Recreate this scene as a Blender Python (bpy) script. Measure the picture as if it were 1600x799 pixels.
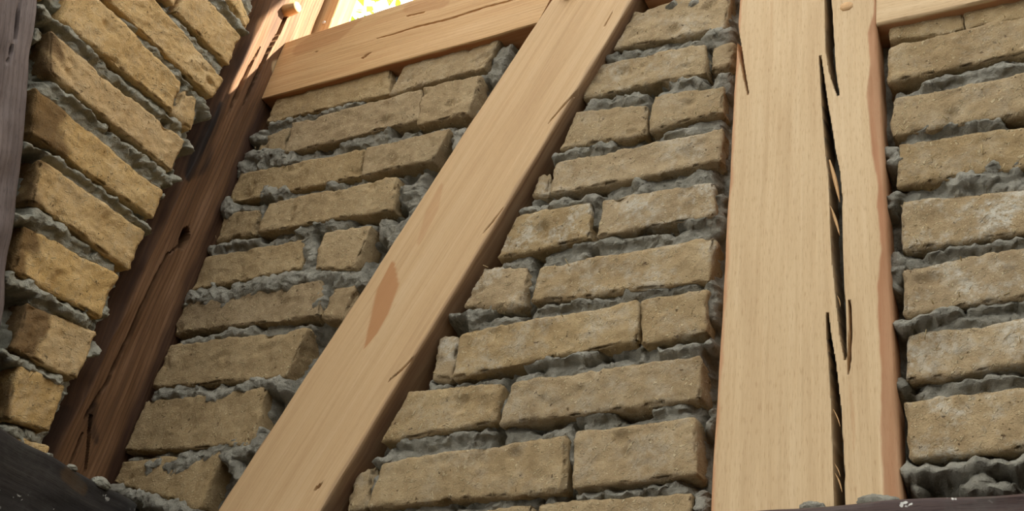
import bpy, math, random
import numpy as np
from mathutils import Matrix, Vector

for o in list(bpy.data.objects):
    bpy.data.objects.remove(o)
scene = bpy.context.scene
col = scene.collection

# ------------------------------------------------------------------ camera
CAMZ = 1.6
FPX = 1517.26
R_RIGHT = np.array([0.87035598, 0.46398113, 0.16493022])
R_DOWN = np.array([-0.13616399, 0.54864493, -0.82489278])
R_FWD = np.array([-0.47322281, 0.69549281, 0.54069392])
cam = bpy.data.cameras.new('camera')
cam.sensor_width = 36.0
cam.lens = FPX * 36.0 / 1600.0
cam.clip_start = 0.02
camo = bpy.data.objects.new('camera', cam)
col.objects.link(camo)
camo.matrix_world = Matrix((
    (R_RIGHT[0], -R_DOWN[0], -R_FWD[0], 0),
    (R_RIGHT[1], -R_DOWN[1], -R_FWD[1], 0),
    (R_RIGHT[2], -R_DOWN[2], -R_FWD[2], CAMZ),
    (0, 0, 0, 1)))
scene.camera = camo

# ------------------------------------------------------------------ light
world = bpy.data.worlds.new('sky')
scene.world = world
world.use_nodes = True
bgn = world.node_tree.nodes['Background']
bgn.inputs[0].default_value = (0.98, 0.985, 1.0, 1)
bgn.inputs[1].default_value = 2.2

sun = bpy.data.lights.new('sun', 'SUN')
sun.energy = 22.0
sun.angle = math.radians(0.6)
sun.color = (1.0, 0.93, 0.82)
suno = bpy.data.objects.new('sun', sun)
col.objects.link(suno)
SUN_DIR = Vector((-1.50, -0.29, -0.90)).normalized()
suno.rotation_euler = SUN_DIR.to_track_quat('-Z', 'Y').to_euler()
suno.location = (3, 4, 6)

scene.view_settings.view_transform = 'Standard'
scene.view_settings.look = 'None'
scene.view_settings.gamma = 1
scene.view_settings.use_curve_mapping = False
scene.view_settings.exposure = 0.0

# ------------------------------------------------------------------ frames
CAM = np.array([0.0, 0.0, CAMZ])
YW = 0.8731          # face of the brickwork in the rear wall
XL = -1.155          # face of the brickwork in the side wall
XC = -1.195          # face of the corner post


class Frame:
    def __init__(s, O, U, V, N):
        s.O, s.U, s.V, s.N = (np.array(a, float) for a in (O, U, V, N))

    def uv(s, px, py, h=0.0):
        """point of the photograph -> wall coordinates on the plane at height h"""
        r = R_RIGHT * (px - 800) + R_DOWN * (py - 399.5) + R_FWD * FPX
        P0 = s.O + s.N * h
        t = np.dot(P0 - CAM, s.N) / np.dot(r, s.N)
        d = CAM + r * t - P0
        return np.array([np.dot(d, s.U), np.dot(d, s.V)])

    def uvs(s, pts, h=0.0):
        return np.array([s.uv(x, y, h) for x, y in pts])

    def pos(s, u, v, h):
        return s.O + np.multiply.outer(u, s.U) + np.multiply.outer(v, s.V) + np.multiply.outer(h, s.N)


BACK = Frame((0, YW, 0), (1, 0, 0), (0, 0, 1), (0, -1, 0))
LEFT = Frame((XL, 0, 0), (0, 1, 0), (0, 0, 1), (1, 0, 0))
POSTF = Frame((XC, 0, 0), (0, 1, 0), (0, 0, 1), (1, 0, 0))

# ------------------------------------------------------------------ noise
_rng = np.random.RandomState(7)
_perm = _rng.permutation(256)
_perm = np.concatenate([_perm, _perm, _perm])
_grad = _rng.normal(size=(256, 3))
_grad /= np.linalg.norm(_grad, axis=1)[:, None]


def pn(p):
    p = np.asarray(p, float)
    i = np.floor(p).astype(int)
    f = p - i
    i &= 255
    w = f * f * f * (f * (f * 6 - 15) + 10)
    out = 0
    for dx in (0, 1):
        wx = w[..., 0] if dx else 1 - w[..., 0]
        for dy in (0, 1):
            wy = w[..., 1] if dy else 1 - w[..., 1]
            for dz in (0, 1):
                wz = w[..., 2] if dz else 1 - w[..., 2]
                h = _perm[_perm[_perm[(i[..., 0] + dx) & 255] + ((i[..., 1] + dy) & 255)] + ((i[..., 2] + dz) & 255)]
                g = _grad[h]
                d = g[..., 0] * (f[..., 0] - dx) + g[..., 1] * (f[..., 1] - dy) + g[..., 2] * (f[..., 2] - dz)
                out = out + wx * wy * wz * d
    return out * 1.5


def fbm(p, o=3):
    s = 0
    a = 1.0
    for k in range(o):
        s = s + a * pn(np.asarray(p) * (2.03 ** k) + 17.3 * k)
        a *= 0.5
    return s


def n2(u, v, scale, seed=0.0, o=1):
    return fbm(np.stack([u / scale, v / scale, np.full_like(u, seed * 3.71 + 0.37)], -1), o)


def worley(u, v, scale, seed):
    x, y = u / scale, v / scale
    ix, iy = np.floor(x).astype(int), np.floor(y).astype(int)
    best = np.full(u.shape, 9.0)
    for dx in (-1, 0, 1):
        for dy in (-1, 0, 1):
            cx, cy = ix + dx, iy + dy
            h = _perm[_perm[(cx + seed) & 255] + (cy & 255)]
            jx, jy = _perm[h] / 255.0, _perm[h + 57] / 255.0
            best = np.minimum(best, (cx + jx - x) ** 2 + (cy + jy - y) ** 2)
    return np.sqrt(best)


def sstep(a, b, x):
    t = np.clip((x - a) / (b - a), 0, 1)
    return t * t * (3 - 2 * t)


# ------------------------------------------------------------------ mesh helpers
def mesh_obj(name, verts, faces, mat, parent=None, origin=None, uv=None, attrs=None, smooth=True, quads=None, sharp=None):
    """faces: list of index tuples (or quads array)"""
    verts = np.asarray(verts, float)
    if origin is None:
        origin = (verts.min(0) + verts.max(0)) / 2
    origin = np.asarray(origin, float)
    me = bpy.data.meshes.new(name)
    rel = verts - origin
    loops = []
    starts = []
    if quads is not None and len(quads):
        q = np.asarray(quads, int)
        starts.append(np.arange(len(q)) * 4)
        tot = [np.full(len(q), 4)]
        loops.append(q.ravel())
        base = len(q) * 4
    else:
        tot = []
        base = 0
    if faces:
        lens = np.array([len(f) for f in faces])
        st = base + np.concatenate([[0], np.cumsum(lens)[:-1]])
        starts.append(st)
        tot.append(lens)
        loops.append(np.array([i for f in faces for i in f], int))
    loops = np.concatenate(loops)
    starts = np.concatenate(starts)
    me.vertices.add(len(rel))
    me.vertices.foreach_set('co', rel.astype(np.float32).ravel())
    me.loops.add(len(loops))
    me.loops.foreach_set('vertex_index', loops.astype(np.int32))
    me.polygons.add(len(starts))
    me.polygons.foreach_set('loop_start', starts.astype(np.int32))
    me.update(calc_edges=True)
    me.validate()
    if uv is not None:
        l = me.uv_layers.new(name='UVMap')
        l.data.foreach_set('uv', np.asarray(uv, np.float32)[loops].ravel())
    if attrs:
        for k, a in attrs.items():
            at = me.attributes.new(k, 'FLOAT', 'POINT')
            at.data.foreach_set('value', np.asarray(a, np.float32))
    if smooth:
        me.polygons.foreach_set('use_smooth', np.ones(len(me.polygons), bool))
        if sharp:
            me.set_sharp_from_angle(angle=math.radians(sharp))
    me.materials.append(mat)
    o = bpy.data.objects.new(name, me)
    col.objects.link(o)
    o.location = origin
    if parent is not None:
        o.parent = parent
        o.matrix_parent_inverse = parent.matrix_world.inverted() if False else Matrix.Translation(-Vector(parent.location))
    return o


def tag(o, label=None, cat=None, group=None, kind=None):
    if label:
        o['label'] = label
    if cat:
        o['category'] = cat
    if group:
        o['group'] = group
    if kind:
        o['kind'] = kind
    return o


def grid_quads(nu, nv, off=0):
    i, j = np.meshgrid(np.arange(nu - 1), np.arange(nv - 1), indexing='ij')
    a = (i * nv + j).ravel() + off
    return np.stack([a, a + nv, a + nv + 1, a + 1], 1)


# ------------------------------------------------------------------ materials
def S(r, g, b):
    def c(x):
        x /= 255.0
        return x / 12.92 if x <= 0.04045 else ((x + 0.055) / 1.055) ** 2.4
    return (c(r), c(g), c(b), 1)


class NT:
    def __init__(s, name):
        s.m = bpy.data.materials.new(name)
        s.m.use_nodes = True
        s.t = s.m.node_tree
        s.b = s.t.nodes['Principled BSDF']

    def n(s, typ, **kw):
        nd = s.t.nodes.new(typ)
        for k, v in kw.items():
            if k.startswith('_'):
                setattr(nd, k[1:], v)
            else:
                key = k.replace('__', ' ')
                nd.inputs[int(key[1:]) if key[0] == 'i' and key[1:].isdigit() else key].default_value = v
        return nd

    def l(s, a, b):
        s.t.links.new(a, b)

    def noise(s, vec, scale, detail=3, rough=0.55, dist=0.0):
        nd = s.n('ShaderNodeTexNoise', Scale=scale, Detail=detail, Roughness=rough, Distortion=dist)
        if vec is not None:
            s.l(vec, nd.inputs['Vector'])
        return nd.outputs['Fac']

    def mapping(s, vec, scale=(1, 1, 1), rot=(0, 0, 0), loc=(0, 0, 0)):
        nd = s.n('ShaderNodeMapping', Scale=scale, Rotation=rot, Location=loc)
        s.l(vec, nd.inputs['Vector'])
        return nd.outputs['Vector']

    def ramp(s, fac, stops):
        nd = s.n('ShaderNodeValToRGB')
        s.l(fac, nd.inputs['Fac'])
        e = nd.color_ramp.elements
        while len(e) < len(stops):
            e.new(0.5)
        for el, (p, c) in zip(e, stops):
            el.position = p
            el.color = c if len(c) == 4 else (*c, 1)
        return nd.outputs['Color']

    def rampf(s, fac, a, b, lo=0.0, hi=1.0):
        nd = s.n('ShaderNodeMapRange')
        nd.inputs['From Min'].default_value = a
        nd.inputs['From Max'].default_value = b
        nd.inputs['To Min'].default_value = lo
        nd.inputs['To Max'].default_value = hi
        s.l(fac, nd.inputs['Value'])
        return nd.outputs['Result']

    def mix(s, fac, a, b, mode='MIX'):
        nd = s.n('ShaderNodeMix', _data_type='RGBA', _blend_type=mode)
        if isinstance(fac, (int, float)):
            nd.inputs[0].default_value = fac
        else:
            s.l(fac, nd.inputs[0])
        for k, x in ((6, a), (7, b)):
            if isinstance(x, tuple):
                nd.inputs[k].default_value = x
            else:
                s.l(x, nd.inputs[k])
        return nd.outputs[2]

    def math(s, op, a, b=None):
        nd = s.n('ShaderNodeMath', _operation=op)
        for k, x in ((0, a), (1, b)):
            if x is None:
                continue
            if isinstance(x, (int, float)):
                nd.inputs[k].default_value = x
            else:
                s.l(x, nd.inputs[k])
        return nd.outputs[0]

    def attr(s, name, typ='GEOMETRY'):
        nd = s.n('ShaderNodeAttribute', _attribute_type=typ, _attribute_name=name)
        return nd.outputs['Fac']

    def bump(s, height, strength, dist, prev=None):
        nd = s.n('ShaderNodeBump', Strength=strength, Distance=dist)
        s.l(height, nd.inputs['Height'])
        if prev is not None:
            s.l(prev, nd.inputs['Normal'])
        return nd.outputs['Normal']


def brick_mat(name, c_lo, c_mid, c_hi, straw, pit):
    k = NT(name)
    tc = k.n('ShaderNodeTexCoord').outputs['Object']
    oi = k.n('ShaderNodeObjectInfo')
    rnd = oi.outputs['Random']
    off = k.n('ShaderNodeVectorMath', _operation='MULTIPLY_ADD')
    k.l(rnd, off.inputs[0])
    off.inputs[1].default_value = (13, 29, 7)
    k.l(tc, off.inputs[2])
    v = off.outputs[0]
    big = k.noise(v, 14, 4, 0.6)
    mid = k.noise(v, 70, 4, 0.65)
    c = k.ramp(k.math('ADD', k.math('MULTIPLY', big, 0.6), k.math('MULTIPLY', mid, 0.4)),
               [(0.28, c_lo), (0.5, c_mid), (0.72, c_hi)])
    tint = k.n('ShaderNodeHueSaturation', Hue=0.5, Saturation=1.0)
    k.l(k.rampf(rnd, 0, 1, 0.93, 1.07), tint.inputs['Value'])
    k.l(k.rampf(k.math('FRACT', k.math('MULTIPLY', rnd, 7.3)), 0, 1, 0.92, 1.05), tint.inputs['Saturation'])
    k.l(c, tint.inputs['Color'])
    c = tint.outputs['Color']
    # chopped straw: thin stretched flecks in three directions
    sm = None
    for ang, sc in ((0.5, 1.0), (1.7, 1.1), (2.6, 0.9)):
        m = k.mapping(k.mapping(v, (1, 1, 1), (ang * 0.4, ang * 1.9, ang * 1.3), (ang, 2 * ang, ang)), (60 * sc, 300 * sc, 300 * sc))
        f = k.rampf(k.noise(m, 1.0, 1, 0.4), 0.68, 0.74)
        sm = f if sm is None else k.math('MAXIMUM', sm, f)
    c = k.mix(k.math('MULTIPLY', sm, 0.5), c, straw)
    grain = k.noise(v, 900, 3, 0.7)
    c = k.mix(k.rampf(grain, 0.55, 0.72, 0, 0.30), c, pit)
    c = k.mix(k.rampf(grain, 0.46, 0.3, 0, 0.30), c, straw)
    pitn = k.noise(v, 130, 3, 0.6)
    pits = k.rampf(pitn, 0.33, 0.27)
    c = k.mix(k.math('MULTIPLY', pits, 0.8), c, pit)
    # wiped streaks up and down the face
    wst = k.rampf(k.noise(k.mapping(v, (90, 90, 9)), 1, 3, 0.6), 0.5, 0.72, 0, 0.35)
    c = k.mix(wst, c, c_hi)
    blot = k.rampf(k.noise(v, 38, 5, 0.75), 0.5, 0.72, 0, 0.45)
    c = k.mix(blot, c, c_lo)
    # lime bloom on some bricks
    lime = k.attr('lime', 'OBJECT')
    ln = k.math('MULTIPLY', k.rampf(k.noise(v, 22, 5, 0.7), 0.47, 0.62), k.rampf(k.noise(v, 160, 3, 0.6), 0.33, 0.55))
    c = k.mix(k.math('MULTIPLY', ln, lime), c, S(210, 203, 182))
    # grey mortar smeared over the face
    sn = k.rampf(k.noise(v, 30, 5, 0.7), 0.60, 0.70)
    c = k.mix(k.math('MULTIPLY', sn, k.attr('smear', 'OBJECT')), c, S(140, 136, 122))
    # broken brown ends
    c = k.mix(k.attr('brown'), c, pit)
    k.l(c, k.b.inputs['Base Color'])
    k.b.inputs['Roughness'].default_value = 0.95
    k.b.inputs['Specular IOR Level'].default_value = 0.15
    h1 = k.noise(v, 75, 6, 0.75)
    n = k.bump(h1, 0.7, 0.006)
    n = k.bump(k.noise(v, 420, 4, 0.75), 0.8, 0.002, n)
    n = k.bump(sm, 0.8, 0.0015, n)
    n = k.bump(k.math('MULTIPLY', pits, -1.0), 0.8, 0.003, n)
    k.l(n, k.b.inputs['Normal'])
    return k.m


def mortar_mat(name, lo, mid, hi):
    k = NT(name)
    v = k.n('ShaderNodeTexCoord').outputs['Object']
    a = k.noise(v, 18, 4, 0.6)
    b = k.noise(v, 120, 4, 0.7)
    c = k.ramp(k.math('ADD', k.math('MULTIPLY', a, 0.5), k.math('MULTIPLY', b, 0.5)), [(0.34, lo), (0.5, mid), (0.66, hi)])
    m = k.mapping(k.mapping(v, (1, 1, 1), (0.3, 0.8, 0.5)), (70, 320, 320))
    st = k.rampf(k.noise(m, 1, 1), 0.72, 0.78)
    c = k.mix(k.math('MULTIPLY', st, 0.6), c, S(170, 158, 122))
    k.l(c, k.b.inputs['Base Color'])
    k.b.inputs['Roughness'].default_value = 0.9
    k.b.inputs['Specular IOR Level'].default_value = 0.2
    n = k.bump(k.noise(v, 120, 6, 0.8), 1.0, 0.007)
    n = k.bump(k.noise(v, 520, 4, 0.75), 1.0, 0.0025, n)
    gr = k.noise(v, 800, 3, 0.7)
    c2 = k.mix(k.rampf(gr, 0.5, 0.68, 0, 0.4), c, lo)
    k.l(c2, k.b.inputs['Base Color'])
    k.l(n, k.b.inputs['Normal'])
    return k.m


def wood_mat(name, lo, mid, hi, wane_shade, stain_sun_mark, pore, ring=0.35, rough=0.7, flecks=None, streak=(70, 3.0), fibre=1.0):
    """wood with the grain along V of the uv map (metres)"""
    k = NT(name)
    uv = k.n('ShaderNodeTexCoord').outputs['UV']
    big = k.noise(k.mapping(uv, (9, 1.6, 1)), 1, 3, 0.55, 0.4)
    stk = k.noise(k.mapping(uv, (streak[0], streak[1], 1)), 1, 4, 0.6, 0.6)
    fin = k.noise(k.mapping(uv, (420, 9, 1)), 1, 2, 0.5)
    f = k.math('ADD', k.math('MULTIPLY', big, 0.35), k.math('ADD', k.math('MULTIPLY', stk, 0.45), k.math('MULTIPLY', fin, 0.2)))
    c = k.ramp(f, [(0.30, lo), (0.5, mid), (0.70, hi)])
    # short dark pores
    por = k.rampf(k.noise(k.mapping(uv, (1100, 80, 1)), 1, 2, 0.5), 0.56, 0.70)
    c = k.mix(k.math('MULTIPLY', por, 0.45 * fibre), c, pore)
    # year rings / cathedral grain
    w = k.n('ShaderNodeTexWave', Scale=1.0, Distortion=7.0, Detail=2.0, _wave_type='BANDS', _bands_direction='X')
    w.inputs['Detail Scale'].default_value = 0.6
    k.l(k.mapping(uv, (46, 3.2, 1)), w.inputs['Vector'])
    c = k.mix(k.math('MULTIPLY', k.rampf(w.outputs['Fac'], 0.55, 1.0), ring), c, lo)
    c = k.mix(k.math('MULTIPLY', k.attr('wane_shade'), k.rampf(stk, 0.3, 0.7, 0.95, 0.6)), c, wane_shade)
    c = k.mix(k.attr('stain_sun_mark'), c, stain_sun_mark)
    c = k.mix(k.math('MULTIPLY', k.attr('burn_shade'), k.rampf(stk, 0.65, 0.4, 0.35, 1.0)), c, S(22, 17, 14))
    if flecks:
        fv = k.noise(uv, flecks[0], 3, 0.6)
        fm = k.math('MULTIPLY', k.rampf(fv, flecks[1], flecks[1] + 0.03), k.rampf(k.noise(uv, 9, 2), 0.5, 0.58))
        c = k.mix(fm, c, S(205, 203, 192))
        gm = k.rampf(k.noise(uv, 16, 4, 0.7), 0.5, 0.75)
        c = k.mix(k.math('MULTIPLY', gm, 0.5), c, S(92, 92, 84))
    k.l(c, k.b.inputs['Base Color'])
    k.b.inputs['Roughness'].default_value = rough
    k.b.inputs['Specular IOR Level'].default_value = 0.25
    n = k.bump(por, 0.25 * fibre, -0.0008)
    n = k.bump(stk, 0.25, 0.0025, n)
    n = k.bump(fin, 0.3, 0.0008, n)
    k.l(n, k.b.inputs['Normal'])
    return k.m


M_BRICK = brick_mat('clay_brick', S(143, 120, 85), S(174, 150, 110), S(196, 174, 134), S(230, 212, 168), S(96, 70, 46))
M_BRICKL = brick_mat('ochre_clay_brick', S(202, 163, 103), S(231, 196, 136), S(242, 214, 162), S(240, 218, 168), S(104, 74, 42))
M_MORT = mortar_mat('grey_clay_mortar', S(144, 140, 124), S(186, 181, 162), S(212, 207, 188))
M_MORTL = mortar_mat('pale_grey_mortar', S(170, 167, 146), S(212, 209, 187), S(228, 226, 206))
M_OAK = wood_mat('fresh_oak', S(188, 157, 115), S(209, 181, 138), S(222, 197, 156), S(186, 130, 90), S(186, 142, 98), S(158, 118, 76), ring=0.10, fibre=0.9)
M_BRACE = wood_mat('planed_oak', S(184, 149, 106), S(204, 171, 126), S(216, 187, 145), S(96, 64, 48), S(180, 130, 84), S(160, 114, 74), ring=0.12, fibre=0.5)  # dark wane tone also paints shade onto the brace's side faces
M_RAIL = wood_mat('warm_oak', S(184, 140, 92), S(204, 166, 116), S(218, 183, 136), S(168, 100, 60), S(160, 104, 60), S(150, 100, 60), ring=0.25, fibre=0.5)
M_CORNER = wood_mat('reddish_oak', S(72, 50, 32), S(116, 84, 55), S(164, 126, 92), S(54, 34, 23), S(206, 184, 140), S(56, 36, 22), ring=0.4, streak=(60, 3), fibre=0.6)  # pale stain tone is for the painted patch of sunlight
M_OLD = wood_mat('weathered_beam', S(84, 74, 69), S(120, 108, 102), S(152, 140, 133), S(70, 58, 52), S(60, 48, 42), S(50, 42, 38), ring=0.3, streak=(50, 4), rough=0.6)
M_SILL = wood_mat('tarred_beam', S(36, 34, 32), S(56, 53, 50), S(80, 76, 70), S(60, 56, 50), S(90, 70, 46), S(24, 22, 20), ring=0.2, streak=(50, 5), rough=0.55, flecks=(60, 0.64))
M_SILLR = wood_mat('dark_oak_sill', S(48, 36, 32), S(74, 58, 52), S(98, 80, 72), S(60, 46, 40), S(110, 98, 86), S(30, 22, 20), ring=0.3, rough=0.6, flecks=(60, 0.62))
M_PEG = wood_mat('oak_peg', S(190, 146, 98), S(216, 176, 124), S(232, 200, 152), S(160, 104, 66), S(160, 104, 66), S(150, 104, 66), ring=0.2)
kk = NT('straw')
kk.b.inputs['Base Color'].default_value = S(190, 168, 120)
kk.b.inputs['Roughness'].default_value = 0.7
M_STRAW = kk.m
kk = NT('leaf')
kk.b.inputs['Base Color'].default_value = S(150, 190, 50)
kk.b.inputs['Roughness'].default_value = 0.5
_tr = kk.n('ShaderNodeBsdfTranslucent', Color=S(190, 220, 60))
_mx = kk.n('ShaderNodeMixShader')
_mx.inputs[0].default_value = 0.55
kk.l(kk.b.outputs[0], _mx.inputs[1])
kk.l(_tr.outputs[0], _mx.inputs[2])
kk.l(_mx.outputs[0], kk.t.nodes['Material Output'].inputs[0])
M_LEAF = kk.m
kk = NT('bark')
kk.l(kk.ramp(kk.noise(kk.n('ShaderNodeTexCoord').outputs['Object'], 12, 4), [(0.3, S(70, 58, 46)), (0.7, S(120, 104, 86))]), kk.b.inputs['Base Color'])
M_BARK = kk.m
kk = NT('packed_earth')
kk.l(kk.ramp(kk.noise(kk.n('ShaderNodeTexCoord').outputs['Object'], 3, 5), [(0.3, S(66, 58, 48)), (0.7, S(92, 82, 68))]), kk.b.inputs['Base Color'])
kk.b.inputs['Roughness'].default_value = 0.95
M_GROUND = kk.m
kk = NT('clay_plaster')
kk.l(kk.ramp(kk.noise(kk.n('ShaderNodeTexCoord').outputs['Object'], 3, 5), [(0.3, S(62, 52, 42)), (0.7, S(84, 72, 58))]), kk.b.inputs['Base Color'])
kk.b.inputs['Roughness'].default_value = 0.95
M_CLAY = kk.m
kk = NT('galvanised_steel')
kk.b.inputs['Base Color'].default_value = S(215, 215, 210)
kk.b.inputs['Metallic'].default_value = 0.7
kk.b.inputs['Roughness'].default_value = 0.35
M_STEEL = kk.m


# ------------------------------------------------------------------ bricks
def brick(frame, quad_px, mat, parent, seed, h0=0.0, depth=0.075, r=0.005, rough=1.0, lime=0.0, smear=0.0, umin=None, brown=None, uvq=None):
    """quad_px: TL, TR, BR, BL of the front face in the photograph"""
    rs = np.random.RandomState(seed)
    Q = frame.uvs(quad_px, h0) if uvq is None else np.array(uvq, float)
    if umin is not None:
        Q[:, 0] = np.maximum(Q[:, 0], umin)
    TL, TR, BR, BL = Q
    gx_, gy_ = (TR - TL) / np.linalg.norm(TR - TL), (TL - BL) / np.linalg.norm(TL - BL)
    ex_ = 0.0020
    TL, TR, BR, BL = TL + (gy_ - gx_) * ex_, TR + (gy_ + gx_) * ex_, BR + (gx_ - gy_) * ex_, BL - (gx_ + gy_) * ex_
    L = (np.linalg.norm(TR - TL) + np.linalg.norm(BR - BL)) / 2
    H = (np.linalg.norm(TL - BL) + np.linalg.norm(TR - BR)) / 2
    r = min(r, 0.3 * H, 0.3 * L)
    nx, ny, nz = max(6, int(L / 0.0031)), max(6, int(H / 0.0031)), 10
    xs = np.linspace(-L / 2, L / 2, nx + 1)
    ys = np.linspace(-H / 2, H / 2, ny + 1)
    gx, gy = np.meshgrid(xs, ys, indexing='ij')
    P = [np.stack([gx.ravel(), gy.ravel(), np.zeros(gx.size)], 1)]
    idx = lambda i, j: i * (ny + 1) + j
    per = [idx(i, 0) for i in range(nx + 1)] + [idx(nx, j) for j in range(1, ny + 1)] + \
          [idx(i, ny) for i in range(nx - 1, -1, -1)] + [idx(0, j) for j in range(ny - 1, 0, -1)]
    per = np.array(per)
    zs = -depth * (np.arange(1, nz + 1) / nz) ** 1.4
    base = P[0][per]
    for z in zs:
        q = base.copy()
        q[:, 2] = z
        P.append(q)
    P = np.concatenate(P)
    quads = [grid_quads(nx + 1, ny + 1)]
    m = len(per)
    prev = per
    nfront = (nx + 1) * (ny + 1)
    for kx in range(nz):
        cur = nfront + kx * m + np.arange(m)
        quads.append(np.stack([prev, cur, np.roll(cur, -1), np.roll(prev, -1)], 1))
        prev = cur
    quads = np.concatenate(quads)
    # quad winding: front faces +N
    # rounding
    lim = np.array([L / 2 - r, H / 2 - r])
    C = P.copy()
    C[:, 0] = np.clip(P[:, 0], -lim[0], lim[0])
    C[:, 1] = np.clip(P[:, 1], -lim[1], lim[1])
    C[:, 2] = np.minimum(P[:, 2], -r)
    d = P - C
    dn = np.linalg.norm(d, axis=1)
    nrm = d / np.maximum(dn, 1e-9)[:, None]
    P = C + nrm * np.minimum(dn, r)[:, None]
    sh = rs.uniform(-50, 50, 3)
    # wear: broken edges and lumps
    edge = (np.abs(d / r) > 0.35).sum(1) >= 2
    edgew = np.where(edge, 1.0, 0.0)
    big = fbm((P + sh) / 0.05, 2)
    mid = fbm((P + sh * 1.3) / 0.016, 3)
    ero = np.maximum(0, fbm((P + sh * 0.7) / 0.016, 3) + 0.05)
    disp = 0.0022 * big + 0.0014 * mid + 0.0008 * fbm((P + sh * 3) / 0.007, 2) - edgew * ero * 0.007
    chip = np.maximum(0, fbm((P + sh * 2.1) / 0.035, 2) - 0.42)
    disp = disp - chip * 0.012
    P = P + nrm * (disp * rough)[:, None]
    # outline warp
    wx = pn((P * np.array([1, 1, 0]) + sh) / 0.045)
    wy = pn((P * np.array([1, 1, 0]) + sh + 9.1) / 0.06)
    ex = np.abs(P[:, 0]) / (L / 2)
    ey = np.abs(P[:, 1]) / (H / 2)
    P[:, 0] += wx * 0.0030 * rough * ex ** 2
    P[:, 1] += wy * 0.0030 * rough * ey ** 2
    s = P[:, 0] / L + 0.5
    t = P[:, 1] / H + 0.5
    uvp = (np.outer((1 - s) * (1 - t), BL) + np.outer(s * (1 - t), BR) + np.outer((1 - s) * t, TL) + np.outer(s * t, TR))
    hh = h0 + P[:, 2]
    tilt = rs.normal(0, 0.006, 2)
    hh = hh + P[:, 0] * tilt[0] + P[:, 1] * tilt[1]
    W = frame.pos(uvp[:, 0], uvp[:, 1], hh)
    attrs = None
    if brown is not None:
        b = sstep(brown, brown - 0.10, s + 0.10 * fbm((P + sh) / 0.03, 2))
        attrs = {'brown': 0.75 * b}
    back = list(range(nfront + (nz - 1) * m, nfront + nz * m))
    # frame handedness: U x V must equal N, else flip
    flip = np.dot(np.cross(frame.U, frame.V), frame.N) < 0
    if flip:
        quads = quads[:, ::-1]
        bf = [tuple(back)]
    else:
        bf = [tuple(back[::-1])]
    o = mesh_obj('brick', W, bf, mat, parent, quads=quads, attrs=attrs)
    o['lime'] = float(lime)
    o['smear'] = float(smear)
    return Q


def in_quad(u, v, Q):
    ins = np.ones(u.shape, bool)
    n = len(Q)
    area = sum(Q[i][0] * Q[(i + 1) % n][1] - Q[(i + 1) % n][0] * Q[i][1] for i in range(n))
    sg = 1 if area > 0 else -1
    for i in range(n):
        a, b = Q[i], Q[(i + 1) % n]
        ins &= sg * ((b[0] - a[0]) * (v - a[1]) - (b[1] - a[1]) * (u - a[0])) >= 0
    return ins


def polydist(u, v, pts):
    """distance to polyline and the parameter (index + t) of the nearest point"""
    best = np.full(u.shape, 1e9)
    par = np.zeros(u.shape)
    if len(pts) == 1:
        return np.hypot(u - pts[0][0], v - pts[0][1]), par
    for i in range(len(pts) - 1):
        a, b = pts[i], pts[i + 1]
        ab = b - a
        t = np.clip(((u - a[0]) * ab[0] + (v - a[1]) * ab[1]) / max(1e-12, ab @ ab), 0, 1)
        d = np.hypot(u - a[0] - t * ab[0], v - a[1] - t * ab[1])
        m = d < best
        best = np.where(m, d, best)
        par = np.where(m, i + t, par)
    return best, par


def blur(h, n=1):
    for _ in range(n):
        p = np.pad(h, 1, mode='edge')
        h = (p[:-2, 1:-1] + p[2:, 1:-1] + p[1:-1, :-2] + p[1:-1, 2:] + 4 * p[1:-1, 1:-1]) / 8
    return h


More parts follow.
